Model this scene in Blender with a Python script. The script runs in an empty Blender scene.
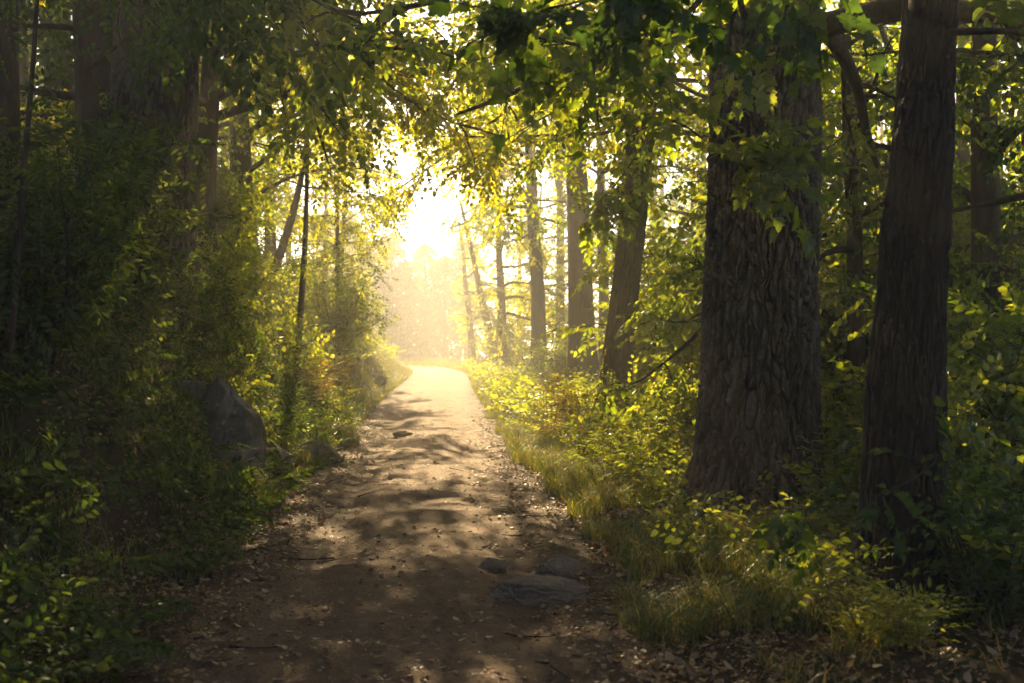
import bpy, math, random
import numpy as np

rng = np.random.default_rng(11)
random.seed(11)
C = bpy.context.scene.collection
scene = bpy.context.scene
F = 1138.0          # focal length in pixels of the 1024 px wide picture
H = 1.45            # eye height above the path


def at(px, py, Y):
    """world point seen at pixel (px, py) at depth Y (used to read sizes off the photo)"""
    return np.array([(px - 512) / F * Y, Y, H + (341.5 - py) / F * Y])


# ------------------------------------------------------------------ noise
def _hash(ix, iy, iz, seed):
    n = (ix.astype(np.int64) * 374761393 + iy.astype(np.int64) * 668265263 + iz.astype(np.int64) * 2147483647 + seed * 974634777) & 0xFFFFFFFF
    n = ((n ^ (n >> 13)) * 1274126177) & 0xFFFFFFFF
    n = ((n ^ (n >> 16)) * 2246822519) & 0xFFFFFFFF
    return ((n ^ (n >> 15)) & 0xFFFFFF) / float(0xFFFFFF)


def vnoise(p, seed=0):
    p = np.asarray(p, float)
    i = np.floor(p)
    f = p - i
    f = f * f * (3 - 2 * f)
    i = i.astype(np.int64)
    r = 0
    for dx in (0, 1):
        for dy in (0, 1):
            for dz in (0, 1):
                w = (f[..., 0] if dx else 1 - f[..., 0]) * (f[..., 1] if dy else 1 - f[..., 1]) * (f[..., 2] if dz else 1 - f[..., 2])
                r = r + w * _hash(i[..., 0] + dx, i[..., 1] + dy, i[..., 2] + dz, seed)
    return r * 2 - 1


def fbm(p, octaves=4, seed=0, gain=.5):
    p = np.asarray(p, float)
    s, a, t = 0, 1.0, 0
    for k in range(octaves):
        s = s + a * vnoise(p * (2.03 ** k), seed + k * 17)
        t += a
        a *= gain
    return s / t


def n2(x, y, seed=0, octaves=3, gain=.5):
    return fbm(np.stack([x, y, np.zeros_like(x)], -1), octaves, seed, gain)


# ------------------------------------------------------------------ mesh helpers
class MB:
    """collects triangles and quads, then links them as one mesh object"""
    def __init__(self):
        self.v, self.f, self.n, self.t = [], [], 0, []

    def add(self, V, Fs, tint=None):
        V = np.asarray(V, float).reshape(-1, 3)
        self.v.append(V)
        for f in Fs:
            f = np.asarray(f, np.int64)
            if f.size:
                self.f.append(f + self.n)
        self.t.append(np.zeros(len(V)) if tint is None else np.broadcast_to(np.asarray(tint, float), (len(V),)))
        self.n += len(V)

    def build(self, name, mat, parent=None, smooth=True):
        me = bpy.data.meshes.new(name)
        V = np.concatenate(self.v) if self.v else np.zeros((0, 3))
        me.vertices.add(len(V))
        me.vertices.foreach_set('co', V.astype(np.float32).ravel())
        counts = np.concatenate([np.full(len(f), f.shape[1]) for f in self.f])
        loops = np.concatenate([f.ravel() for f in self.f])
        me.loops.add(len(loops))
        me.loops.foreach_set('vertex_index', loops.astype(np.int32))
        me.polygons.add(len(counts))
        starts = np.concatenate([[0], np.cumsum(counts)[:-1]])
        me.polygons.foreach_set('loop_start', starts.astype(np.int32))
        me.polygons.foreach_set('use_smooth', np.full(len(counts), smooth))
        me.update(calc_edges=True)
        a = me.attributes.new('tint', 'FLOAT', 'POINT')
        a.data.foreach_set('value', np.concatenate(self.t).astype(np.float32))
        me.materials.append(mat)
        o = bpy.data.objects.new(name, me)
        C.objects.link(o)
        if parent is not None:
            o.parent = parent
        return o


def tag(o, label=None, cat=None, group=None, kind=None):
    if label:
        o['label'] = label
    if cat:
        o['category'] = cat
    if group:
        o['group'] = group
    if kind:
        o['kind'] = kind
    return o


def empty(name, loc, rz=0, scale=1):
    o = bpy.data.objects.new(name, None)
    C.objects.link(o)
    o.location = loc
    o.rotation_euler = (0, 0, rz)
    o.scale = (scale,) * 3
    o.empty_display_size = .2
    return o


def copy_tree(o, loc, rz, scale, label, group=None, parent=None):
    c = o.copy()
    C.objects.link(c)
    if parent is not None:
        c.parent = parent
    else:
        c.location, c.rotation_euler, c.scale = loc, (0, 0, rz), (scale,) * 3
        c['label'] = label
        if group:
            c['group'] = group
        elif 'group' in c:
            del c['group']
    for ch in o.children:
        copy_tree(ch, None, None, None, None, None, c)
    return c


def norm(v):
    v = np.asarray(v, float)
    return v / (np.linalg.norm(v, axis=-1, keepdims=True) + 1e-9)


def resample(pts, n):
    """Catmull-Rom through pts, n points evenly by parameter"""
    P = np.asarray(pts, float)
    if len(P) == 2:
        t = np.linspace(0, 1, n)[:, None]
        return P[0] * (1 - t) + P[1] * t
    Q = np.vstack([2 * P[0] - P[1], P, 2 * P[-1] - P[-2]])
    u = np.linspace(0, len(P) - 1 - 1e-6, n)
    i = u.astype(int)
    t = (u - i)[:, None]
    a, b, c, d = Q[i], Q[i + 1], Q[i + 2], Q[i + 3]
    return .5 * (2 * b + (c - a) * t + (2 * a - 5 * b + 4 * c - d) * t * t + (3 * b - a - 3 * c + d) * t ** 3)


def tube(mb, pts, rad, seg=6, warp=None, tint=0, cap=True):
    """tapered tube along pts; warp(theta, s, pts) multiplies the radius"""
    P = np.asarray(pts, float)
    n = len(P)
    T = norm(np.gradient(P, axis=0))
    ref = np.array([0, 1, 0.]) if abs(T[0, 2]) > .7 else np.array([0, 0, 1.])
    U = norm(ref - (T @ ref)[:, None] * T)
    W = np.cross(T, U)
    th = np.linspace(0, 2 * math.pi, seg, endpoint=False)
    R = np.broadcast_to(np.asarray(rad, float), (n,))[:, None] * np.ones((1, seg))
    if warp is not None:
        R = R * warp(th[None, :] * np.ones((n, 1)), np.linspace(0, 1, n)[:, None] * np.ones((1, seg)), P)
    V = P[:, None, :] + R[..., None] * (np.cos(th)[None, :, None] * U[:, None, :] + np.sin(th)[None, :, None] * W[:, None, :])
    a = np.arange(n - 1)[:, None] * seg + np.arange(seg)[None, :]
    b = np.arange(n - 1)[:, None] * seg + (np.arange(seg)[None, :] + 1) % seg
    q = np.stack([a, b, b + seg, a + seg], -1).reshape(-1, 4)
    V = V.reshape(-1, 3)
    fs = [q]
    if cap:
        V = np.vstack([V, P[-1:], P[:1]])
        k = n * seg
        j = np.arange(seg)
        fs.append(np.stack([(n - 1) * seg + j, (n - 1) * seg + (j + 1) % seg, np.full(seg, k)], -1))
        fs.append(np.stack([(j + 1) % seg, j, np.full(seg, k + 1)], -1))
    mb.add(V, fs, tint)


# ------------------------------------------------------------------ leaves
def leaf_shape(kind, L, w, fold=.25, droop=.15):
    """a leaf in the XY plane along +X, tip bent down; returns V, faces"""
    if kind == 'quad':
        V = [(0, 0, 0), (.45, w / L / 2, -fold * .12), (1, 0, -droop), (.45, -w / L / 2, -fold * .12)]
        return np.array(V) * L, [np.array([[0, 3, 2, 1]])]
    if kind == 'oval':
        h = w / L / 2
        V = [(0, 0, 0), (.28, h * .95, fold * h), (.68, h * .8, fold * h - droop * .4), (1, 0, -droop), (.68, -h * .8, fold * h - droop * .4), (.28, -h * .95, fold * h), (.45, 0, -.02)]
        return np.array(V) * L, [np.array([[0, 6, 2, 1], [0, 5, 4, 6]]), np.array([[6, 3, 2], [6, 4, 3]])]
    # lobed: five-pointed, toothed outline around a centre
    h = w / L
    out = [(0, 0), (.02, .30), (.16, .34), (.22, .52), (.38, .34), (.52, .42), (.60, .22), (.80, .17), (1, 0)]
    out = out + [(x, -y) for x, y in out[-2:0:-1]]
    V = [(x, y * h, -droop * x * x + fold * abs(y) * h * .6 - .05 * (abs(y) > .3)) for x, y in out] + [(.38, 0, -.03)]
    n = len(out)
    V = [(x, y, z + .10 * math.sin(6 * x + 3 * fold) * y) for x, y, z in V]
    return np.array(V) * L, [np.array([[i, n, (i + 1) % n] for i in range(n)])[:, ::-1]]


def rotmat(ax, ang):
    ax = norm(np.asarray(ax, float))
    x, y, z = ax
    c, s = math.cos(ang), math.sin(ang)
    return np.array([[c + x * x * (1 - c), x * y * (1 - c) - z * s, x * z * (1 - c) + y * s],
                     [y * x * (1 - c) + z * s, c + y * y * (1 - c), y * z * (1 - c) - x * s],
                     [z * x * (1 - c) - y * s, z * y * (1 - c) + x * s, c + z * z * (1 - c)]])


def frame(d, up):
    d = norm(d)
    n = norm(up - (d * up).sum(-1, keepdims=True) * d)
    return np.stack([d, np.cross(n, d), n], -1)


def make_spray(kind, length, nleaf, L, w, tilt=.5, droop=.35, pairs=False, r=None):
    """twig along +X with leaves to both sides; returns V, quads, tris, tint"""
    r = r or rng
    Vs, q, t, ti, n = [], [], [], [], 0
    for i in range(nleaf):
        s = (i + .6) / nleaf if not pairs else ((i // 2) + .8) / (nleaf / 2)
        side = 1 if i % 2 else -1
        last = i == nleaf - 1
        sc = L * r.uniform(.7, 1.15) * (1 - .25 * abs(s - .6))
        V, fs = leaf_shape(kind, sc, sc * w / L * r.uniform(.85, 1.15), r.uniform(.1, .5), r.uniform(.05, .3))
        yaw = 0 if last else side * r.uniform(.6, 1.2)
        R = rotmat((0, 0, 1), yaw) @ rotmat((0, 1, 0), droop * r.uniform(.2, 1.8)) @ rotmat((1, 0, 0), r.normal(0, tilt))
        base = np.array([s * length, side * .012, -.25 * length * s * s])
        V = V @ R.T + base
        Vs.append(V)
        for f in fs:
            (q if f.shape[1] == 4 else t).append(f + n)
        ti.append(np.full(len(V), r.uniform(0, 1)))
        n += len(V)
    if kind == 'lobed':
        ss = np.linspace(0, 1, 5)
        for off in ((0, .003, 0), (0, 0, .003)):
            V = np.concatenate([np.stack([ss * length, ss * 0, -.25 * length * ss * ss], -1) + np.array(off), np.stack([ss * length, ss * 0, -.25 * length * ss * ss], -1) - np.array(off)])
            Vs.append(V)
            q.append(np.array([[i, i + 1, i + 6, i + 5] for i in range(4)]) + n)
            ti.append(np.full(10, .0))
            n += 10
    return np.vstack(Vs), (np.vstack(q) if q else np.zeros((0, 4), int)), (np.vstack(t) if t else np.zeros((0, 3), int)), np.concatenate(ti)


def scatter(mb, templates, pos, dirs, ups, scale, tint=None, r=None):
    """copies of the templates at many transforms, merged into mb"""
    r = r or rng
    N = len(pos)
    if N == 0:
        return
    R = frame(np.asarray(dirs, float), np.asarray(ups, float))
    k = r.integers(0, len(templates), N)
    scale = np.broadcast_to(scale, (N,))
    tint = r.uniform(0, 1, N) if tint is None else tint
    for j, (V, q, t, ti) in enumerate(templates):
        m = np.where(k == j)[0]
        if not len(m):
            continue
        X = np.einsum('nij,vj->nvi', R[m], V) * scale[m][:, None, None] + np.asarray(pos)[m][:, None, :]
        off = (np.arange(len(m)) * len(V))[:, None, None]
        mb.add(X, [(q[None] + off).reshape(-1, 4), (t[None] + off).reshape(-1, 3)], (.55 * ti[None, :] + .45 * tint[m][:, None]).ravel())


SPR = {
    'far': [make_spray('quad', .75, 15, .125, .09, .6, .5) for _ in range(6)],
    'mid': [make_spray('oval', .62, 15, .105, .075, .55, .45) for _ in range(6)],
    'near': [make_spray('lobed', .55, 11, .13, .13, .5, .5) for _ in range(6)],
    'pinnate': [make_spray('oval', .36, 15, .085, .032, .35, .25, True) for _ in range(6)],
    'small': [make_spray('oval', .30, 13, .055, .034, .5, .3) for _ in range(6)],
    'smallfar': [make_spray('quad', .36, 12, .075, .05, .6, .3) for _ in range(6)],
    'weed': [make_spray('oval', .22, 9, .07, .022, .4, .2) for _ in range(5)],
}


# ------------------------------------------------------------------ materials
def mat(name):
    m = bpy.data.materials.new(name)
    m.use_nodes = True
    nt = m.node_tree
    nt.nodes.clear()
    out = nt.nodes.new('ShaderNodeOutputMaterial')
    return m, nt, out


def ramp(nt, fac, stops):
    n = nt.nodes.new('ShaderNodeValToRGB')
    e = n.color_ramp.elements
    while len(e) < len(stops):
        e.new(.5)
    for i, (p, c) in enumerate(stops):
        e[i].position = p
        e[i].color = (*c, 1)
    nt.links.new(fac, n.inputs[0])
    return n.outputs[0]


def noise(nt, scale, detail=4, stretch=(1, 1, 1), rough=.55, coord='Object'):
    tc = nt.nodes.new('ShaderNodeTexCoord')
    mp = nt.nodes.new('ShaderNodeMapping')
    mp.inputs['Scale'].default_value = stretch
    nt.links.new(tc.outputs[coord], mp.inputs[0])
    n = nt.nodes.new('ShaderNodeTexNoise')
    n.inputs['Scale'].default_value = scale
    n.inputs['Detail'].default_value = detail
    n.inputs['Roughness'].default_value = rough
    nt.links.new(mp.outputs[0], n.inputs[0])
    return n.outputs[0]


def mixc(nt, fac, a, b, mode='MIX'):
    n = nt.nodes.new('ShaderNodeMix')
    n.data_type = 'RGBA'
    n.blend_type = mode
    for s, v in ((n.inputs[0], fac), (n.inputs[6], a), (n.inputs[7], b)):
        if isinstance(v, (int, float)):
            s.default_value = v
        elif isinstance(v, tuple):
            s.default_value = (*v, 1)
        else:
            nt.links.new(v, s)
    return n.outputs[2]


def leaf_mat(name, dark, mid, light, trans=.6, gain=3.9, gloss=.05):
    m, nt, out = mat(name)
    a = nt.nodes.new('ShaderNodeAttribute')
    a.attribute_name = 'tint'
    col = ramp(nt, a.outputs['Fac'], [(.12, dark), (.5, mid), (.88, light)])
    tcol = mixc(nt, 1.0, col, (gain * 1.3, gain, gain * .32), 'MULTIPLY')
    d = nt.nodes.new('ShaderNodeBsdfDiffuse')
    nt.links.new(col, d.inputs[0])
    t = nt.nodes.new('ShaderNodeBsdfTranslucent')
    nt.links.new(tcol, t.inputs[0])
    mx = nt.nodes.new('ShaderNodeMixShader')
    mx.inputs[0].default_value = trans
    nt.links.new(d.outputs[0], mx.inputs[1])
    nt.links.new(t.outputs[0], mx.inputs[2])
    g = nt.nodes.new('ShaderNodeBsdfGlossy')
    g.inputs['Roughness'].default_value = .42
    g.inputs[0].default_value = (.9, .95, 1, 1)
    m2 = nt.nodes.new('ShaderNodeMixShader')
    m2.inputs[0].default_value = gloss
    nt.links.new(mx.outputs[0], m2.inputs[1])
    nt.links.new(g.outputs[0], m2.inputs[2])
    nt.links.new(m2.outputs[0], out.inputs[0])
    return m


M = {}
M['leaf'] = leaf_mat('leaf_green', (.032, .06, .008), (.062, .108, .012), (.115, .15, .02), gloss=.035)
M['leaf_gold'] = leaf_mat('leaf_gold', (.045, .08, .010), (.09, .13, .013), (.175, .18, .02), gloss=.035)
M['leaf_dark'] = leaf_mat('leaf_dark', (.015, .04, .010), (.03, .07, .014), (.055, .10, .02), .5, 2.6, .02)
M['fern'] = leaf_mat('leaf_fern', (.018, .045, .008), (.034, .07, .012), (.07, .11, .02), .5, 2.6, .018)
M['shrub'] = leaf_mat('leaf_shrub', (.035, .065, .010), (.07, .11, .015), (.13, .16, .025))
M['grass'] = leaf_mat('grass_blades', (.04, .08, .012), (.08, .13, .02), (.19, .18, .05), .5, 1.7)
M['straw'] = leaf_mat('dry_stems', (.12, .10, .03), (.20, .17, .05), (.30, .25, .09), .5, 1.4)
M['litter'] = leaf_mat('fallen_leaf', (.08, .048, .025), (.22, .13, .06), (.42, .29, .15), .2, 1.3, .06)


def solid(name, build):
    m, nt, out = mat(name)
    b = nt.nodes.new('ShaderNodeBsdfPrincipled')
    nt.links.new(b.outputs[0], out.inputs[0])
    build(nt, b)
    return m


def bump(nt, b, h, dist, strength=1.0):
    n = nt.nodes.new('ShaderNodeBump')
    n.inputs['Distance'].default_value = dist
    n.inputs['Strength'].default_value = strength
    nt.links.new(h, n.inputs['Height'])
    nt.links.new(n.outputs[0], b.inputs['Normal'])


def bark_mat(name, c0, c1, c2, moss=0.0, scale=7, dist=.02):
    def bld(nt, b):
        h = noise(nt, scale, 8, (1, 1, .18), .62)
        fine = noise(nt, 45, 6, (1, 1, .3), .6)
        col = ramp(nt, h, [(.34, c0), (.5, c1), (.68, c2)])
        col = mixc(nt, .35, col, ramp(nt, fine, [(.3, c0), (.7, c2)]))
        if moss:
            mm = noise(nt, 2.2, 5)
            fac = ramp(nt, mm, [(.5, (0, 0, 0)), (.68, (moss,) * 3)])
            col = mixc(nt, fac, col, (.05, .065, .015))
        nt.links.new(col, b.inputs['Base Color'])
        b.inputs['Roughness'].default_value = .9
        b.inputs['Specular IOR Level'].default_value = .25
        ad = nt.nodes.new('ShaderNodeMath')
        ad.operation = 'ADD'
        nt.links.new(h, ad.inputs[0])
        s = nt.nodes.new('ShaderNodeMath')
        s.operation = 'MULTIPLY'
        s.inputs[1].default_value = .35
        nt.links.new(fine, s.inputs[0])
        nt.links.new(s.outputs[0], ad.inputs[1])
        bump(nt, b, ad.outputs[0], dist)
    return solid(name, bld)


M['bark'] = bark_mat('bark_grey_brown', (.02, .015, .010), (.05, .038, .027), (.11, .085, .06), .5)
M['bark_dark'] = bark_mat('bark_dark', (.012, .010, .008), (.028, .022, .017), (.075, .062, .05), .35, 9, .02)


def oak_bark(nt, b):
    a = nt.nodes.new('ShaderNodeAttribute')
    a.attribute_name = 'tint'
    fine = noise(nt, 60, 6, (1, 1, .5), .65)
    big = noise(nt, 2.5, 5)
    col = ramp(nt, a.outputs['Fac'], [(.05, (.009, .007, .006)), (.4, (.066, .053, .041)), (.8, (.19, .158, .126)), (1, (.30, .26, .215))])
    col = mixc(nt, .35, col, ramp(nt, fine, [(.3, (.02, .015, .011)), (.7, (.12, .095, .07))]))
    col = mixc(nt, ramp(nt, big, [(.5, (0, 0, 0)), (.72, (.5, .5, .5))]), col, (.07, .075, .035))
    nt.links.new(col, b.inputs['Base Color'])
    b.inputs['Roughness'].default_value = .88
    b.inputs['Specular IOR Level'].default_value = .3
    bump(nt, b, fine, .022)


M['oak'] = solid('bark_furrowed', oak_bark)


def maple_bark(nt, b):
    a = nt.nodes.new('ShaderNodeAttribute')
    a.attribute_name = 'tint'
    fine = noise(nt, 50, 6, (1, 1, .4), .65)
    big = noise(nt, 6, 6, (1, 1, .5))
    col = ramp(nt, a.outputs['Fac'], [(.05, (.004, .0035, .003)), (.5, (.016, .013, .010)), (1, (.05, .042, .034))])
    col = mixc(nt, .3, col, ramp(nt, fine, [(.3, (.008, .007, .006)), (.7, (.08, .068, .055))]))
    col = mixc(nt, ramp(nt, big, [(.62, (0, 0, 0)), (.72, (.45,) * 3)]), col, (.15, .14, .12))
    nt.links.new(col, b.inputs['Base Color'])
    b.inputs['Roughness'].default_value = .85
    b.inputs['Specular IOR Level'].default_value = .3
    bump(nt, b, fine, .01)


M['maple'] = solid('bark_dark_plates', maple_bark)


def mossy_bark(nt, b):
    a = nt.nodes.new('ShaderNodeAttribute')
    a.attribute_name = 'tint'
    fine = noise(nt, 40, 6, (1, 1, .5), .65)
    big = noise(nt, 1.6, 5)
    col = ramp(nt, a.outputs['Fac'], [(.05, (.02, .016, .010)), (.5, (.06, .05, .03)), (1, (.13, .11, .075))])
    col = mixc(nt, ramp(nt, big, [(.35, (.15,) * 3), (.6, (.85,) * 3)]), col, ramp(nt, fine, [(.3, (.05, .055, .008)), (.7, (.17, .165, .03))]))
    nt.links.new(col, b.inputs['Base Color'])
    b.inputs['Roughness'].default_value = .9
    bump(nt, b, fine, .015)


M['mossy'] = solid('bark_mossy', mossy_bark)


def soil(nt, b):
    n1 = noise(nt, 1.3, 6)
    n3 = noise(nt, 30, 6, (1, 1, 1), .7)
    col = ramp(nt, n3, [(.3, (.022, .015, .009)), (.55, (.06, .042, .026)), (.75, (.12, .085, .05))])
    col = mixc(nt, ramp(nt, n1, [(.45, (0, 0, 0)), (.6, (.75,) * 3)]), col, (.03, .045, .012))
    nt.links.new(col, b.inputs['Base Color'])
    b.inputs['Roughness'].default_value = .95
    b.inputs['Specular IOR Level'].default_value = .15
    bump(nt, b, n3, .03)


M['soil'] = solid('forest_soil', soil)


def dirt(nt, b):
    n1 = noise(nt, .9, 5)
    n2_ = noise(nt, 14, 6, (1, .7, 1), .65)
    n3 = noise(nt, 95, 5, (1, 1, 1), .7)
    col = ramp(nt, n1, [(.35, (.19, .11, .062)), (.5, (.245, .148, .086)), (.65, (.30, .19, .115))])
    col = mixc(nt, .55, col, ramp(nt, n2_, [(.32, (.075, .045, .026)), (.5, (.20, .127, .08)), (.7, (.31, .21, .137))]))
    col = mixc(nt, .4, col, ramp(nt, n3, [(.3, (.05, .03, .019)), (.55, (.20, .127, .08)), (.75, (.40, .28, .19))]))
    a = nt.nodes.new('ShaderNodeAttribute')
    a.attribute_name = 'tint'
    col = mixc(nt, a.outputs['Fac'], col, ramp(nt, n3, [(.3, (.025, .015, .009)), (.55, (.085, .052, .03)), (.75, (.17, .11, .065))]))
    nt.links.new(col, b.inputs['Base Color'])
    b.inputs['Roughness'].default_value = .85
    b.inputs['Specular IOR Level'].default_value = .25
    ad = nt.nodes.new('ShaderNodeMath')
    ad.operation = 'ADD'
    nt.links.new(n2_, ad.inputs[0])
    nt.links.new(n3, ad.inputs[1])
    bump(nt, b, ad.outputs[0], .03)


M['dirt'] = solid('path_dirt', dirt)


def rock_mat(name, c0, c1, c2, dust):
    def bld(nt, b):
        n1 = noise(nt, 5, 7)
        n3 = noise(nt, 50, 5, (1, 1, 1), .7)
        col = ramp(nt, n1, [(.3, c0), (.5, c1), (.7, c2)])
        col = mixc(nt, .4, col, ramp(nt, n3, [(.3, c0), (.7, c2)]))
        col = mixc(nt, ramp(nt, noise(nt, 3, 6), [(.48, (0, 0, 0)), (.62, (.75,) * 3)]), col, dust)
        col = mixc(nt, ramp(nt, noise(nt, 17, 6), [(.60, (0, 0, 0)), (.66, (.5,) * 3)]), col, c2)
        nt.links.new(col, b.inputs['Base Color'])
        b.inputs['Roughness'].default_value = .95
        b.inputs['Specular IOR Level'].default_value = .15
        bump(nt, b, n3, .03)
    return solid(name, bld)


M['rock'] = rock_mat('lichen_stone', (.11, .097, .085), (.23, .205, .18), (.38, .345, .31), (.10, .095, .045))
M['stone'] = rock_mat('dusty_stone', (.17, .13, .095), (.29, .23, .17), (.42, .34, .26), (.27, .185, .12))


# ------------------------------------------------------------------ terrain
def path_c(Y):
    return -.28 - .060 * Y + .06 * np.sin(Y * .16) - .005 * np.maximum(0, np.asarray(Y) - 50) ** 2


HALF = 1.32


def ground_z(X, Y, fine=True):
    X, Y = np.asarray(X, float), np.asarray(Y, float)
    d = X - path_c(Y)
    wob = .18 * n2(Y * .45, X * 0, 3, 3)
    dl = -d - HALF - wob
    dr = d - HALF + wob
    amt = np.interp(Y, [-20, 34, 50, 70, 95], [1, 1, .75, .35, .15])
    zl = np.interp(dl, [0, .25, .8, 1.5, 2.6, 4, 8, 20, 60], [0, .10, .72, 1.6, 2.9, 3.7, 4.8, 6.6, 9]) * amt
    zr = np.interp(dr, [0, .5, 1.5, 2.4, 6, 12, 60], [0, .05, .10, .08, -.5, -1.6, -5])
    z = zl + zr
    off = np.clip(np.maximum(dl, dr) / .5, 0, 1)
    z = z + off * (.16 * n2(X * .9, Y * .9, 5, 3) * np.clip(np.maximum(dl, dr * .5), 0, 1) + .04 * n2(X * 4, Y * 4, 8, 2))
    return z


def path_z(X, Y):
    d = X - path_c(Y)
    z = .03 * (1 - (d / HALF) ** 2) - .035 * np.exp(-((np.abs(d) - .62) / .22) ** 2)
    z = z + .028 * n2(X * .8, Y * 1.1, 21, 3) + .018 * n2(X * 2.4, Y * 4.5, 22, 3) + .014 * n2(X * 10, Y * 13, 23, 3, .6)
    rid = n2(X * .9, Y * 2.0, 31, 2)
    z = z + .03 * np.clip(rid - .15, 0, 1)
    return z


def grid(name, xs, ys, zf, m, cond=None):
    X, Y = np.meshgrid(xs, ys)
    Z = zf(X, Y)
    nx, ny = len(xs), len(ys)
    i = (np.arange(ny - 1)[:, None] * nx + np.arange(nx - 1)[None, :])
    q = np.stack([i, i + 1, i + 1 + nx, i + nx], -1).reshape(-1, 4)
    mb = MB()
    mb.add(np.stack([X, Y, Z], -1).reshape(-1, 3), [q])
    return mb.build(name, m)


xs = np.unique(np.concatenate([np.linspace(-48, -10, 60), np.linspace(-10, 5, 190), np.linspace(5, 48, 60)]))
ys = np.unique(np.concatenate([np.linspace(-18, 2, 40), np.linspace(2, 30, 240), np.linspace(30, 70, 140), np.linspace(70, 112, 50)]))


def terr(X, Y):
    d = np.abs(X - path_c(Y))
    return ground_z(X, Y) - .10 * np.clip((HALF + .25 - d) / .3, 0, 1) * (Y < 80)


tag(grid('ground', xs, ys, terr, M['soil']), kind='structure')

# the path: rows follow the centre line, edges sink under the verge
ys = np.concatenate([np.arange(-10, 3, .2), np.arange(3, 26, .05), np.arange(26, 84, .12)])
us = np.linspace(-1, 1, 71) * (HALF + .3)
Yg = ys[:, None] * np.ones((1, len(us)))
Xg = path_c(Yg) + us[None, :]
edge = np.abs(us)[None, :] - HALF + .28 * n2(Xg * 1.4, Yg * 1.4, 33, 4, .6) + .10
Zg = path_z(Xg, Yg) - .16 * np.clip(edge / .38, 0, 1) - .02
mould = np.clip((edge + .62) / .6, 0, 1)
mb = MB()
i = (np.arange(len(ys) - 1)[:, None] * len(us) + np.arange(len(us) - 1)[None, :])
mb.add(np.stack([Xg, Yg, Zg], -1).reshape(-1, 3), [np.stack([i, i + 1, i + 1 + len(us), i + len(us)], -1).reshape(-1, 4)], mould.ravel())
tag(mb.build('path', M['dirt']), kind='structure')


def surf(X, Y):
    X, Y = np.asarray(X, float), np.asarray(Y, float)
    d = np.abs(X - path_c(Y))
    return np.where(d < HALF + .1, np.maximum(path_z(X, Y) - .02, terr(X, Y)), terr(X, Y))


# ------------------------------------------------------------------ trees
def clear_tunnel(P):
    """True where a spray would hang in the walked corridor above the path (world space)"""
    d = P[:, 0] - path_c(P[:, 1])
    d = d + np.interp(P[:, 1], [40, 55], [0, 1.3])
    w = np.interp(P[:, 1], [0, 10, 25, 45, 55], [2.0, 2.0, 2.1, 2.4, 3.0])
    top = np.interp(P[:, 1], [0, 8, 14, 25, 45, 60], [3.0, 3.4, 3.8, 4.2, 5.6, 13])
    z = P[:, 2]
    return (np.abs(d) < w) & (z < top - .9 * np.abs(d / w) ** 2 * 1.5)


def branch_pts(p, d, L, n, wob, sag, r):
    pts = [np.asarray(p, float)]
    d = norm(d)
    for k in range(n):
        d = norm(d + r.normal(0, wob, 3) + np.array([0, 0, -sag]))
        pts.append(pts[-1] + d * L / n)
    return np.array(pts)


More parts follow.
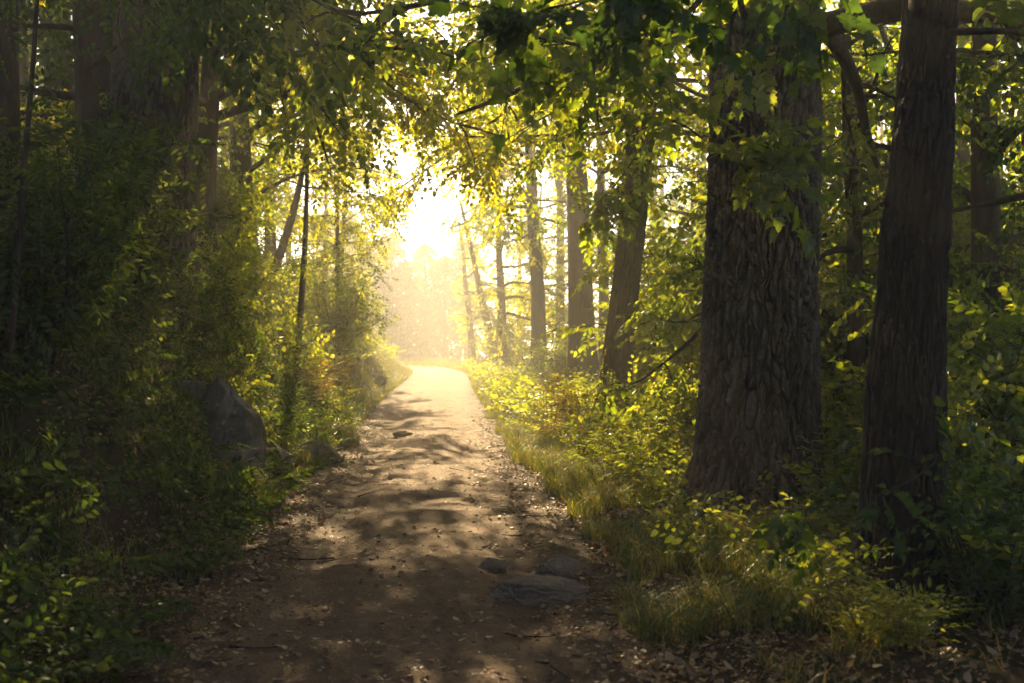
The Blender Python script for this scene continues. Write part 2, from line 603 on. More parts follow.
def grow_tree(name, label, X, Y, height, r0, top=(0, 0), crown_base=3.5, n_limb=14, limb_len=3.5, spray='mid', leaf='leaf',
              bark='bark', seed=0, group=None, cat='tree', seg=14, bias=None, limbs=(), dens=1.0, trunk_fn=None, trunk_pts=None,
              rise=.15, clear=True, scale=1.0, sag=.05, flare=.6, extra=None, low=None):
    """one tree: an Empty at its foot that parents trunk (with limbs) and crown"""
    r = np.random.default_rng(seed + 100)
    z0 = float(surf(X, Y)) - .08
    base = np.array([X, Y, z0])
    root = empty(name, base)
    tag(root, label, cat, group)
    wood = MB()
    if trunk_pts is None:
        k = np.linspace(0, 1, 6)
        tp = np.stack([top[0] * k ** 1.3 + r.normal(0, .05, 6) * k, top[1] * k + r.normal(0, .05, 6) * k, height * k], -1)
    else:
        tp = np.asarray(trunk_pts, float) - base
    n = max(14, int(height * 4))
    P = resample(tp, n)
    s = np.linspace(0, 1, n)
    zz = P[:, 2] - P[0, 2]
    rad = r0 * (1 - .75 * s ** 1.2) * (1 + flare * np.exp(-zz / (1.6 * r0 + .08)))
    ph = r.uniform(0, 6.28, 3)
    nz = lambda th, ss, PP: (1 + .10 * np.sin(th * 3 + ph[0]) * np.exp(-ss * 9) * 2 + .04 * np.sin(th * 5 + ph[1] + ss * 9) +
                             .05 * fbm(np.stack([np.cos(th) * 2, np.sin(th) * 2, ss * height * 1.2], -1), 3, seed))
    if trunk_fn:
        trunk_fn(root, P, rad)
    else:
        tube(wood, P, rad, seg, nz)
    # limbs
    limb_list = []
    for L in limbs:
        pts = resample(np.asarray(L['pts'], float) - base, 16)
        limb_list.append((pts, L['r'], L.get('dens', 1.0)))
    for k in range(n_limb):
        f = (k + r.uniform(.2, .8)) / n_limb
        zi = crown_base + (height * .97 - crown_base) * f ** 1.35
        i = int(np.clip(np.searchsorted(zz, zi), 1, n - 2))
        az = k * 2.399 + r.uniform(-.5, .5)
        if bias is not None and r.uniform() < bias[1]:
            az = bias[0] + r.normal(0, .7)
        ln = limb_len * (1.05 - .75 * f ** 1.4) * r.uniform(.7, 1.2)
        d = np.array([math.cos(az), math.sin(az), rise + .5 * f + r.normal(0, .15)])
        pts = branch_pts(P[i], d, ln, 8, .12, sag, r)
        limb_list.append((resample(pts, 12), min(rad[i] * .5, .03 + ln * .016), 1.0))
    if low:
        for k in range(low):
            i = int(np.clip(np.searchsorted(zz, r.uniform(.8, crown_base)), 1, n - 2))
            az = r.uniform(0, 6.28)
            pts = branch_pts(P[i], [math.cos(az), math.sin(az), .2], r.uniform(.8, 1.8), 6, .15, .04, r)
            limb_list.append((pts, .015, .8))
    anchors, dirs = [], []
    for pts, rr, dn in limb_list:
        if clear:
            ins = clear_tunnel(pts + base)
            if ins.any():
                c = int(np.argmax(ins))
                if c < 3:
                    continue
                pts = resample(pts[:c], 12)
                rr *= .8
        m = len(pts)
        tube(wood, pts, rr * (1 - .85 * np.linspace(0, 1, m)), 6)
        Ln = np.linalg.norm(np.diff(pts, axis=0), axis=1).sum()
        T = norm(np.gradient(pts, axis=0))
        nsub = max(3, int(Ln * 3.2 * dn * dens))
        for k in range(nsub):
            t = r.uniform(.22, 1.0)
            i = min(m - 2, int(t * (m - 1)))
            p = pts[i] + (pts[i + 1] - pts[i]) * r.uniform()
            side = norm(np.cross(T[i], [0, 0, 1])) * (1 if k % 2 else -1)
            d = norm(T[i] * r.uniform(.4, 1.0) + side * r.uniform(.4, 1.1) + np.array([0, 0, r.normal(.0, .28)]))
            l2 = min(2.2, max(.5, .42 * Ln * (1.15 - .7 * t))) * r.uniform(.6, 1.2)
            bp = branch_pts(p, d, l2, 5, .16, .07, r)
            if clear and clear_tunnel(bp + base).any():
                continue
            tube(wood, bp, np.linspace(max(.006, rr * .3), .003, len(bp)), 4, cap=False)
            nt_ = max(4, int(l2 * 6.5 * dn))
            for j in range(nt_):
                u = r.uniform(.15, 1) * (len(bp) - 1.001)
                q = int(u)
                pp = bp[q] + (bp[q + 1] - bp[q]) * (u - q)
                td = norm(bp[q + 1] - bp[q])
                sd = norm(np.cross(td, [0, 0, 1])) * (1 if j % 2 else -1)
                dd = norm(td * r.uniform(.2, 1) + sd * r.uniform(.2, 1) + np.array([0, 0, r.normal(-.12, .3)]))
                anchors.append(pp + r.normal(0, .05, 3))
                dirs.append(dd)
    A, D = np.array(anchors), np.array(dirs)
    if clear and len(A):
        keep = ~clear_tunnel(A + base + D * .3)
        A, D = A[keep], D[keep]
    ups = np.array([0, 0, 1.]) + r.normal(0, .35, (len(A), 3))
    crown = MB()
    scatter(crown, SPR[spray], A, D, ups, r.uniform(.8, 1.2, len(A)) * scale, None, r)
    if not trunk_fn:
        wood.build('trunk', M[bark], root)
    else:
        tube(wood, P, rad * .8, 10)
        wood.build('upper_trunk', M[bark], root)
    if len(A):
        crown.build('crown', M[leaf], root, smooth=False)
    if extra:
        extra(root, base)
    return root


# --- real bark relief: long broken plates between furrows on the unrolled trunk
def bark_relief(name, m, root, Z, cx, cy, R0, ucount, vfreq, depth, nseg, seed, lobes=.3, warp=1.0, sink=.1, big=.03):
    th = np.linspace(0, 2 * math.pi, nseg, endpoint=False)
    TH, ZZ = np.meshgrid(th, Z)
    ca, sa = np.cos(TH), np.sin(TH)
    w1 = fbm(np.stack([ca * 2.2, sa * 2.2, ZZ * 1.5], -1), 3, seed)
    w2 = fbm(np.stack([ca * 2.2 + 9, sa * 2.2, ZZ * 1.5], -1), 3, seed + 1)
    w3 = fbm(np.stack([ca * 7, sa * 7, ZZ * 7], -1), 2, seed + 2)
    u = TH / (2 * math.pi) * ucount + (w1 * 1.0 + w3 * .5) * warp
    v = ZZ * vfreq + w2 * 1.2 + w3 * .7
    iu, iv = np.floor(u).astype(int), np.floor(v).astype(int)
    f1 = np.full(u.shape, 9.)
    f2 = np.full(u.shape, 9.)
    hid = np.zeros(u.shape)
    for du in (-1, 0, 1):
        for dv in (-1, 0, 1):
            a, b = (iu + du), iv + dv
            jx = _hash(a % ucount, b, a * 0, seed + 10)
            jy = _hash(a % ucount, b, a * 0, seed + 11)
            dist = np.hypot((a + .1 + .8 * jx - u), (b + jy - v) * .55)
            nearer = dist < f1
            f2 = np.where(nearer, f1, np.minimum(f2, dist))
            hid = np.where(nearer, _hash(a % ucount, b, a * 0, seed + 12), hid)
            f1 = np.where(nearer, dist, f1)
    e = np.clip((f2 - f1) / .30, 0, 1)
    plate = e * e * (3 - 2 * e)
    fine = fbm(np.stack([ca * 24, sa * 24, ZZ * 11], -1), 3, seed + 20)
    crack = 1 - np.abs(fbm(np.stack([ca * 16, sa * 16, ZZ * 30], -1), 3, seed + 25)) * 2.2
    grit = fbm(np.stack([ca * 60, sa * 60, ZZ * 34], -1), 2, seed + 26)
    scal = fbm(np.stack([ca * 9, sa * 9, ZZ * 26], -1), 2, seed + 21)
    d = depth * (plate + .45 * plate * hid + .32 * fine + .22 * scal * plate - .30 * np.clip(crack - .55, 0, 1) * plate * 2 + .16 * grit)
    rl = (lobes * np.exp(-ZZ / .28)) * np.maximum(0, np.sin(TH * 5 + 1.2 + w1)) ** 2 * R0[:, None]
    R = R0[:, None] - depth * .9 + d + rl + big * fbm(np.stack([ca * 1.2, sa * 1.2, ZZ * .6], -1), 2, seed + 23)
    V = np.stack([cx[:, None] + R * ca, cy[:, None] + R * sa, ZZ - sink], -1).reshape(-1, 3)
    a = np.arange(len(Z) - 1)[:, None] * nseg + np.arange(nseg)[None, :]
    b = np.arange(len(Z) - 1)[:, None] * nseg + (np.arange(nseg)[None, :] + 1) % nseg
    mb = MB()
    t = np.clip(.55 * plate + .35 * hid * plate + .28 * fine + .2 * grit - .5 * np.clip(crack - .6, 0, 1) * plate, 0, 1)
    mb.add(V, [np.stack([a, b, b + nseg, a + nseg], -1).reshape(-1, 4)], t.ravel())
    return mb.build(name, M[m], root)


def relief_trunk(m, zs, rs, ucount, vfreq, depth, nseg, nz, seed, **k):
    """a trunk_fn for grow_tree; zs/rs: radius by height, the last zs is the modelled height"""
    def fn(root, P, rad):
        Z = np.linspace(0, zs[-1], nz)
        h = P[:, 2] - P[0, 2]
        bark_relief('trunk', m, root, Z, np.interp(Z, h, P[:, 0]), np.interp(Z, h, P[:, 1]), np.interp(Z, zs, rs), ucount, vfreq, depth, nseg, seed, **k)
    return fn


oak_trunk = relief_trunk('oak', [0, .12, .35, .6, 1.1, 2, 3.6, 4.7], [.72, .62, .53, .49, .455, .43, .41, .37], 44, 3.8, .040, 800, 800, 40, lobes=.5)


def branch_part(root, base, name, pts, r, spray, leaf, bark, seed, dens=1.0, scale=1.0, droop=.1, sub=.7, label=None):
    """a leafy branch as a part of its tree, its leaves a sub-part"""
    rr = np.random.default_rng(seed)
    P = resample(np.asarray(pts, float) - base, 14)
    w = MB()
    tube(w, P, r * (1 - .8 * np.linspace(0, 1, 14)), 6)
    T = norm(np.gradient(P, axis=0))
    A, D = [], []
    Ln = np.linalg.norm(np.diff(P, axis=0), axis=1).sum()
    for k in range(max(4, int(Ln * 7 * dens))):
        t = rr.uniform(.2, 1)
        i = min(12, int(t * 13))
        p = P[i] + (P[i + 1] - P[i]) * rr.uniform()
        sd = norm(np.cross(T[i], [0, 0, 1])) * (1 if k % 2 else -1)
        d = norm(T[i] * rr.uniform(.5, 1) + sd * rr.uniform(.3, 1) + [0, 0, rr.normal(-droop, .25)])
        bp = branch_pts(p, d, sub * rr.uniform(.5, 1.2) * (1.2 - .6 * t), 4, .12, .08, rr)
        tube(w, bp, np.linspace(.006, .002, 5), 4, cap=False)
        for j in range(3):
            q = min(3, int(rr.uniform(.2, 1) * 4))
            A.append(bp[q + 1])
            D.append(norm(bp[q + 1] - bp[q] + rr.normal(0, .4, 3) + [0, 0, -.1]))
    b = w.build(name, M[bark], root)
    c = MB()
    A, D = np.array(A), np.array(D)
    scatter(c, SPR[spray], A, D, np.array([0, 0, 1.]) + rr.normal(0, .35, (len(A), 3)), rr.uniform(.75, 1.1, len(A)) * scale, None, rr)
    c.build('foliage', M[leaf], b, smooth=False)
    if label:
        b['label'] = label
    return b


# 1 oak by the path
def oak_extra(root, base):
    branch_part(root, base, 'branch', [at(800, -60, 8.4), at(780, 40, 7.9), at(768, 120, 7.75), at(764, 170, 7.7)], .012, 'near', 'leaf', 'bark_dark', 5, .9, .95, .35, .3)
    branch_part(root, base, 'branch', [at(745, -60, 8.6), at(680, 20, 8.2), at(600, 45, 8), at(520, 35, 7.7)], .03, 'near', 'leaf', 'bark_dark', 6, 1.2, .9, .1, .8)


grow_tree('oak_tree', 'massive trunk with deeply furrowed bark beside the sunlit grass', 1.97, 9, 12, .42, trunk_pts=[(1.93, 9, -.02), (1.98, 9, 2), (2.0, 9, 4), (2.02, 9.1, 6.1), (2.1, 9.2, 12)],
          crown_base=3.6, n_limb=24, limb_len=4.2, spray='mid', seed=1, trunk_fn=oak_trunk, bark='bark', extra=oak_extra, dens=.9)


# 2 dark twin trunk at the right
def twin_extra(root, base):
    Z = np.linspace(0, 3.7, 260)
    ks = [0, .4, 1.2, 2.2, 3.7]
    bark_relief('trunk', 'oak', root, Z, np.interp(Z, ks, [1.80, 1.90, 1.945, 2.09, 2.24]) - base[0], np.interp(Z, ks, [5.95, 6.05, 6.12, 6.2, 6.3]) - base[1],  # lighter oak bark puts the backlight on this stem into its colour
                np.interp(Z, [0, .12, .4, 1, 3.7], [.20, .135, .072, .055, .04]), 12, 6, .010, 130, 90, lobes=.5, sink=.05, big=.02)['label'] = 'thinner leaning second trunk'
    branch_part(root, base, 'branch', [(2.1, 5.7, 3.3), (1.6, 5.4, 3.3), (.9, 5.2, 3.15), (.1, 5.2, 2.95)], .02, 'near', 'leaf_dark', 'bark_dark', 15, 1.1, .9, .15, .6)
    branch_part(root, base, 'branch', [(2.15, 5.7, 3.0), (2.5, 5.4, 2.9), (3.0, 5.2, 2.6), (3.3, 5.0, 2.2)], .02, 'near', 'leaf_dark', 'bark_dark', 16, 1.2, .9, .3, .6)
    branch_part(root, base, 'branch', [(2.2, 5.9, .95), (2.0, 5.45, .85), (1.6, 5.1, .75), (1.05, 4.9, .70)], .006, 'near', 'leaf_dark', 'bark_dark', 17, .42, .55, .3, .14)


twin_main = relief_trunk('maple', [0, .1, .35, .8, 1.9, 2.05, 2.3, 3.2, 5.5], [.30, .235, .185, .162, .154, .165, .148, .126, .11], 20, 5.0, .016, 300, 560, 70, lobes=.4, big=.03)


grow_tree('maple_tree', 'dark twin-stemmed tree at the right edge of the path', 2.05, 5.8, 10, .18, trunk_pts=[(2.03, 5.8, 0), (2.04, 5.8, 1), (2.06, 5.8, 2), (2.16, 5.8, 3.3), (2.3, 5.8, 5.6), (2.5, 6, 10)],
          crown_base=4.5, n_limb=20, limb_len=3.0, spray='mid', leaf='leaf_dark', bark='bark_dark', seed=2, trunk_fn=twin_main, extra=twin_extra)


# 3 leaning sunlit trunk in the verge
def vine_extra(root, base):
    w = MB()
    pts = resample(np.array([at(606, 418, 17.4), at(609, 370, 17.45), at(618, 310, 17.6), at(626, 240, 17.7)]) - base, 24)
    tube(w, pts + np.random.default_rng(3).normal(0, .015, pts.shape), .016, 5)
    w.build('vine', M['bark'], root)
    branch_part(root, base, 'branch', [at(655, 120, 17.6), at(640, 150, 16.5), at(615, 185, 15.6), at(600, 200, 15.2)], .02, 'near', 'leaf', 'bark', 25, .7, 1.0, .25, .6)


grow_tree('leaning_tree', 'leaning mossy trunk rising from the sunlit verge behind the oak', 1.62, 18, 11, .29,
          trunk_pts=[at(612, 416, 18), at(618, 340, 18), at(628, 240, 18), at(642, 90, 18), at(650, -20, 18), at(655, -230, 18.2)],
          crown_base=5.2, n_limb=14, limb_len=4.0, dens=.5, spray='mid', leaf='leaf', seed=3, extra=vine_extra, trunk_fn=relief_trunk('mossy', [0, .2, .6, 1.5, 5, 9.5], [.36, .28, .25, .235, .21, .14], 20, 3, .022, 200, 330, 90), bias=(math.pi, .5), low=2,
          limbs=[dict(pts=[at(645, 60, 18), at(600, 20, 17.2), at(540, 20, 16.4), at(470, 40, 15.8)], r=.035)])

# 4 straight trunk whose long limb arches over the path
grow_tree('arching_tree', 'straight grey trunk with a long limb arching over the path', at(580, 0, 29)[0], 29, 10, .36,
          trunk_pts=[at(583, 395, 29), at(581, 300, 29), at(577, 180, 29), at(570, 60, 29), at(566, 0, 29), at(562, -50, 29)],
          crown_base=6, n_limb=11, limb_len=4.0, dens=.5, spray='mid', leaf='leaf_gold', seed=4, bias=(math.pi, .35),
          limbs=[dict(pts=[at(575, 145, 29), at(555, 130, 28.5), at(515, 122, 28), at(480, 133, 27.4), at(440, 160, 26.6), at(390, 195, 26)], r=.10, dens=1.3),
                 dict(pts=[at(568, 60, 29), at(530, 80, 28.5), at(480, 98, 28), at(420, 105, 27.3)], r=.07)])

# 5 slimmer trunk farther back
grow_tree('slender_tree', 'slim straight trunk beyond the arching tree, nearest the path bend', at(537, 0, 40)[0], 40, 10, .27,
          trunk_pts=[at(540, 380, 40), at(538, 300, 40), at(532, 200, 40), at(528, 110, 40), at(525, 80, 40), at(520, 40, 40)],
          crown_base=6, n_limb=12, limb_len=4.2, dens=.55, spray='far', leaf='leaf_gold', seed=5, bias=(math.pi, .3),
          limbs=[dict(pts=[at(533, 210, 40), at(510, 195, 39), at(480, 215, 38), at(455, 250, 37.5)], r=.07, dens=.8),
                 dict(pts=[at(534, 230, 40), at(515, 240, 39), at(490, 225, 38.4)], r=.05)])
grow_tree('slender_tree', 'thin trunk seen between the arching tree and the leaning tree', at(606, 0, 33)[0], 33, 9, .2, top=(-.3, 0), crown_base=4.5, n_limb=12, limb_len=3.2, dens=.6, spray='far', leaf='leaf', seed=6)
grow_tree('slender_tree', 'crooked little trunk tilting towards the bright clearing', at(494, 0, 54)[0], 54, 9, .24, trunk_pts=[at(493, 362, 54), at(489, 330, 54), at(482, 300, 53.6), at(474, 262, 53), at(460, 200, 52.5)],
          crown_base=3.0, n_limb=16, limb_len=3.4, spray='far', leaf='leaf_gold', seed=7)
grow_tree('slanted_tree', 'slanting trunk showing between the oak and the twin-stemmed tree', at(838, 0, 13)[0], 13, 8, .19,
          trunk_pts=[at(832, 500, 13), at(845, 410, 13), at(862, 330, 13.2), at(885, 220, 13.4), at(905, 60, 13.8), at(920, -160, 14)], crown_base=2.6, n_limb=14, limb_len=2.8, spray='mid', leaf='leaf', seed=8)

# left side
BL = grow_tree('old_tree', 'huge dark trunk on top of the bank with a limb reaching over the path', at(158, 0, 14)[0], 14, 13, .52,
               trunk_pts=[at(150, 290, 14), at(152, 190, 14), at(156, 60, 14), at(160, -60, 14), at(160, -300, 14.2), at(165, -620, 14.5)],
               crown_base=4.2, n_limb=22, limb_len=4.2, spray='mid', leaf='leaf', bark='bark_dark', seed=9, trunk_fn=relief_trunk('oak', [0, .3, 1, 4, 10], [.66, .58, .53, .49, .4], 40, 3.5, .035, 300, 380, 110),
               limbs=[dict(pts=[at(185, 55, 13.9), at(215, 40, 13.7), at(270, 40, 13.3), at(350, 46, 12.9), at(450, 52, 12.5)], r=.075, dens=.9),
                      dict(pts=[at(248, 42, 13.4), at(275, 62, 13.2), at(310, 95, 13), at(345, 140, 12.8)], r=.035, dens=.9),
                      dict(pts=[at(190, 20, 14), at(230, -20, 13.6), at(300, -40, 13), at(400, -30, 12.4)], r=.06, dens=1.0)])
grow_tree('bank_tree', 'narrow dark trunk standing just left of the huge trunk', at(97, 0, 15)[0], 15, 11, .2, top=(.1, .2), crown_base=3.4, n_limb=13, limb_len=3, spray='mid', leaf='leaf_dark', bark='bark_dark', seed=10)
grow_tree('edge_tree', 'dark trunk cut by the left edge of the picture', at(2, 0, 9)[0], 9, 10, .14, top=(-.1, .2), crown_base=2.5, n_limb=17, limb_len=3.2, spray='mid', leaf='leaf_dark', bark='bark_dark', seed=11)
grow_tree('sapling', 'thin leaning sapling stem in the dark growth at far left', at(8, 0, 7)[0], 7, 5, .028,
          trunk_pts=[at(4, 400, 7), at(14, 300, 7), at(26, 150, 7), at(36, 20, 7), at(42, -120, 7)], crown_base=2.4, n_limb=8, limb_len=.9, spray='small', leaf='leaf_dark', bark='bark_dark', seed=12, flare=.2)
grow_tree('bank_tree', 'mossy trunk on the bank crest behind the hanging leaves', at(242, 0, 24)[0], 24, 8.5, .27, top=(-.2, .2), crown_base=3.0, n_limb=14, limb_len=3.4, dens=.6, spray='mid', leaf='leaf_gold', seed=13, low=1,
          limbs=[dict(pts=[(-5.6, 24, 5.0), (-4.3, 24, 5.9), (-2.9, 23.8, 6.2), (-1.4, 23.5, 5.9)], r=.06, dens=.8),
                 dict(pts=[(-5.6, 24, 4.4), (-4.6, 24.3, 5.0), (-3.4, 24.6, 5.2), (-2.4, 24.8, 5.0)], r=.045, dens=.8),
                 dict(pts=[(-5.6, 24, 5.6), (-4.6, 23.4, 6.8), (-3.2, 23, 7.3), (-1.2, 22.6, 7.2)], r=.06, dens=.8)])
grow_tree('young_tree', 'thin straight young stem rising from the bank in golden haze', at(301, 0, 24)[0], 24, 7.5, .075, trunk_pts=[at(296, 360, 24), at(302, 290, 24), at(306, 220, 24), at(308, 120, 24), at(312, 20, 24)],
          crown_base=3.4, n_limb=12, limb_len=1.9, dens=.7, spray='mid', leaf='leaf_gold', seed=14)
grow_tree('young_tree', 'slanted young trunk leaning over the bank towards the light', at(268, 0, 27)[0], 27, 9, .13, trunk_pts=[at(258, 330, 27), at(275, 270, 27), at(292, 215, 27), at(304, 160, 27), at(318, 40, 27)],
          crown_base=3.6, n_limb=11, limb_len=2.5, dens=.65, spray='mid', leaf='leaf_gold', seed=15)
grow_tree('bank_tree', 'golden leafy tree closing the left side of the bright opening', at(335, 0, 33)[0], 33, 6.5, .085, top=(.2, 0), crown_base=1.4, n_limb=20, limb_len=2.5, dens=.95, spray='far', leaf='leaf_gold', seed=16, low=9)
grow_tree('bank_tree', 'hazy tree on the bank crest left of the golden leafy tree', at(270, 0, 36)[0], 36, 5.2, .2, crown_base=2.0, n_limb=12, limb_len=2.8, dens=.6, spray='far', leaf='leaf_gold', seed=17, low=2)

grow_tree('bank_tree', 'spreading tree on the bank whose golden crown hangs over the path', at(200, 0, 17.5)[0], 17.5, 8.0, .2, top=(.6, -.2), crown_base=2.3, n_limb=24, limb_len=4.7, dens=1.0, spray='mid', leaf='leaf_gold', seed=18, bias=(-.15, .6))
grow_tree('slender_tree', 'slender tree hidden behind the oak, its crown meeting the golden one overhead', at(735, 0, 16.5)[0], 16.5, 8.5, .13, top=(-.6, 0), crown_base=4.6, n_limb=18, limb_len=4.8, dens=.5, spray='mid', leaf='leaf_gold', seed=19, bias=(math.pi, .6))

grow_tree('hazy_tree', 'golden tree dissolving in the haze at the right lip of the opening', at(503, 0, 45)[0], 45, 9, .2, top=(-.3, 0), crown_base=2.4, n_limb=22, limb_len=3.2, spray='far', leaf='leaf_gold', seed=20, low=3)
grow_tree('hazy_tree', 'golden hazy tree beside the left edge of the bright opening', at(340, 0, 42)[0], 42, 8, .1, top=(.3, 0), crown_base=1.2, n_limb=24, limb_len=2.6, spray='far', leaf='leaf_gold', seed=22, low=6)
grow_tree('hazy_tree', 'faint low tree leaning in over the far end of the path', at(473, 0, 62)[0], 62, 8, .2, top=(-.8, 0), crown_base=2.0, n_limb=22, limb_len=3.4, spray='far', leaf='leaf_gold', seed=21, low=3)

# background trees: four kinds, copied
protos = []
for k in range(4):
    protos.append(grow_tree('woodland_tree', '', 6 + k, 20, 11 + k * .7, .17 + .03 * k, top=(.3 - .2 * k, .2), crown_base=1.6 + .4 * k, n_limb=17, limb_len=3.0, dens=.62, spray='far',
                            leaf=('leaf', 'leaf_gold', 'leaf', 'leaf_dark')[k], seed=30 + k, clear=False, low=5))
GR = 'woodland trees right of the path'
GL = 'woodland trees up the slope on the left'
spots = [  # px, Y, kind, scale, label, group
    (720, 33, 0, 1.1, None, GR), (780, 24, 2, 1, None, GR), (850, 20, 0, 1, None, GR),
    (900, 27, 1, 1.1, None, GR), (960, 17, 2, .95, None, GR), (1030, 14, 0, .9, None, GR), (1000, 24, 3, 1.1, None, GR), (1090, 19, 3, 1, None, GR), (560, 50, 1, 1, None, GR), (600, 58, 1, 1, None, GR),
    (930, 38, 0, 1.2, None, GR), (810, 40, 1, 1.2, None, GR),
    (520, 66, 1, .9, None, GR), (650, 44, 1, 1, None, GR), (690, 36, 0, 1, None, GR), (575, 42, 0, .8, None, GR), (535, 57, 0, .9, None, GR), (625, 50, 0, 1.1, None, GR), (660, 56, 1, 1.15, None, GR), (700, 52, 0, 1.1, None, GR), (705, 41, 1, 1.25, None, GR), (715, 24, 1, .95, None, GR), (560, 48, 1, 1.05, None, GR), (740, 48, 2, 1.1, None, GR), (785, 54, 1, 1.2, None, GR), (830, 47, 0, 1.1, None, GR),
    (880, 52, 1, 1.2, None, GR), (925, 46, 2, 1.1, None, GR), (970, 50, 0, 1.2, None, GR), (1015, 45, 1, 1.2, None, GR), (585, 64, 1, 1.1, None, GR), (765, 32, 1, 1, None, GR), (1000, 30, 0, 1, None, GR),
    (325, 52, 1, .75, None, GL), (290, 50, 0, .95, None, GL), (255, 47, 1, 1, None, GL), (225, 52, 0, 1.1, None, GL), (195, 46, 1, 1.05, None, GL), (165, 50, 2, 1.1, None, GL), (130, 45, 1, 1.1, None, GL), (95, 43.5, 0, 1.05, None, GL), (45, 44, 1, 1.1, None, GL), (205, 27, 0, .85, None, GL), (135, 31, 1, 1, None, GL), (85, 33, 0, 1, None, GL), (20, 29, 1, 1, None, GL),
    (760, 13, 2, .7, None, GR), (860, 11.5, 0, .62, None, GR), (990, 10.5, 2, .7, None, GR), (1060, 9, 3, .62, None, GR), (920, 14, 1, .8, None, GR), (790, 17, 0, .85, None, GR),
    (870, 31, 2, 1.1, None, GR), (980, 33, 1, 1.2, None, GR), (700, 46, 1, 1.1, None, GR), (1060, 27, 1, 1.1, None, GR), 
    (90, 12, 3, .55, None, GL), (160, 21, 0, .9, None, GL), (60, 27, 1, 1.1, None, GL), (20, 24, 2, 1, None, GL),
    (60, 20, 3, 1, None, GL), (120, 25, 0, 1.1, None, GL), (0, 18, 3, 1, None, GL), (185, 30, 1, 1, None, GL), (225, 38, 1, 1.1, None, GL), (-60, 14, 3, 1, None, GL), (30, 32, 0, 1.2, None, GL), (150, 40, 0, 1.1, None, GL),
]
LAB = {GR: 'leafy slender tree in the deep woods behind the right-hand trunks', GL: 'leafy slender tree up the slope behind the bank-top trunks'}
used = set()
for px, Y, k, sc, lb, g in spots:
    if 27 < Y < 43:
        sc *= .72
    X = (px - 512) / F * Y
    z = float(surf(X, Y)) - .1
    rz = random.uniform(0, 6.28)
    if k not in used:
        o = protos[k]
        o.location, o.rotation_euler, o.scale = (X, Y, z), (0, 0, rz), (sc,) * 3
        o['label'], o['group'] = LAB[g], g
        used.add(k)
    else:
        copy_tree(protos[k], (X, Y, z), rz, sc, LAB[g], g)
# unseen trees added over and behind the viewer, only to shade the foreground
for X, Y, k, sc in ((-4.2, 2.5, 3, 1), (4.3, 1.5, 3, 1), (-2.9, -4, 0, 1), (4.4, -1.5, 0, 1.1), (-4.6, -1, 3, 1.1), (3.2, -5.5, 2, 1), (.3, -9, 0, 1)):
    copy_tree(protos[k], (X, Y, float(surf(X, Y)) - .1), X, sc, 'added unseen tree near the viewpoint that shades the foreground', 'added shade trees around the viewpoint')

# far treeline across the clearing: conifer outlines in the haze
def conifer(name, label, X, Y, h, w, seed, group):
    r = np.random.default_rng(seed)
    z0 = float(surf(X, Y)) - .1
    root = empty(name, (X, Y, z0))
    tag(root, label, 'tree', group)
    t = MB()
    tube(t, np.array([[0, 0, 0], [0, 0, h * .5], [0, 0, h]]), np.array([.22, .13, .02]), 7)
    t.build('trunk', M['bark'], root)
    N = int(520 * h / 8)
    f = r.uniform(.08, 1, N)
    az = r.uniform(0, 6.28, N)
    rad = w * (1 - f) * r.uniform(.2, 1, N) * (1 + .25 * np.sin(az * 3 + f * 20))
    A = np.stack([np.cos(az) * rad, np.sin(az) * rad, f * h - rad * .25], -1)
    D = np.stack([np.cos(az), np.sin(az), np.full(N, -.3)], -1)
    c = MB()
    scatter(c, SPR['far'], A, D, np.array([0, 0, 1.]) + r.normal(0, .2, (N, 3)), 1.9, None, r)
    c.build('crown', M['leaf_dark'], root, smooth=False)
    return root


for k, (px, Y, h) in enumerate([(352, 96, 9.5), (375, 92, 7.5), (392, 99, 9), (408, 94, 6.8), (425, 98, 8.6), (445, 93, 7.4), (466, 97, 9.2), (330, 98, 10)]):
    conifer('conifer', 'faint conifer dissolving in the haze across the clearing', (px - 512) / F * Y, Y, h * 1.3, 2.3, 300 + k, 'hazy conifers across the clearing')


# ------------------------------------------------------------------ rocks
def rock(name, label, px, py, Y, sx, sy, sz, seed, rot=0, sink=.3, tilt=0, X=None):
    r = np.random.default_rng(seed)
    n = 90
    ph = np.linspace(0, math.pi, n)
    th = np.linspace(0, 2 * math.pi, 2 * n, endpoint=False)
    PH, TH = np.meshgrid(ph, th, indexing='ij')
    D = np.stack([np.sin(PH) * np.cos(TH), np.sin(PH) * np.sin(TH), np.cos(PH)], -1)
    # faceted: intersect a few random half-spaces
    rr = np.full(PH.shape, 1.15)
    for k in range(13):
        nrm = norm(r.normal(0, 1, 3) * (1, 1, .6 if name == 'flat_rock' else 1))
        c = D @ nrm
        rr = np.minimum(rr, np.where(c > .05, r.uniform(.72, .95) * (1.05 if name == 'flat_rock' else 1) / np.maximum(c, .05), 9))
    rr = rr * (1 + .09 * fbm(D * 2.5 + seed, 4, seed)) + .05 * fbm(D * 7 + seed, 4, seed + 5, .6) - .09 * np.clip(1 - np.abs(vnoise(D * 2.2 + seed * 3, seed)) * 9, 0, 1)
    V = (D * rr[..., None]).reshape(-1, 3)
    V = V @ rotmat((0, 1, 0), tilt).T * np.array([sx, sy, sz])
    m = 2 * n
    a = np.arange(n - 1)[:, None] * m + np.arange(m)[None, :]
    b = np.arange(n - 1)[:, None] * m + (np.arange(m)[None, :] + 1) % m
    mb = MB()
    mb.add(V, [np.stack([a, a + m, b + m, b], -1).reshape(-1, 4)])
    o = mb.build(name, M['stone' if name == 'flat_rock' else 'rock'])
    x = (px - 512) / F * Y if X is None else X
    o.location = (x, Y, float(surf(x, Y)) + sz * ((.55 if name != 'flat_rock' else .12) - sink))
    o.rotation_euler = (0, 0, rot)
    return tag(o, label, 'rock')


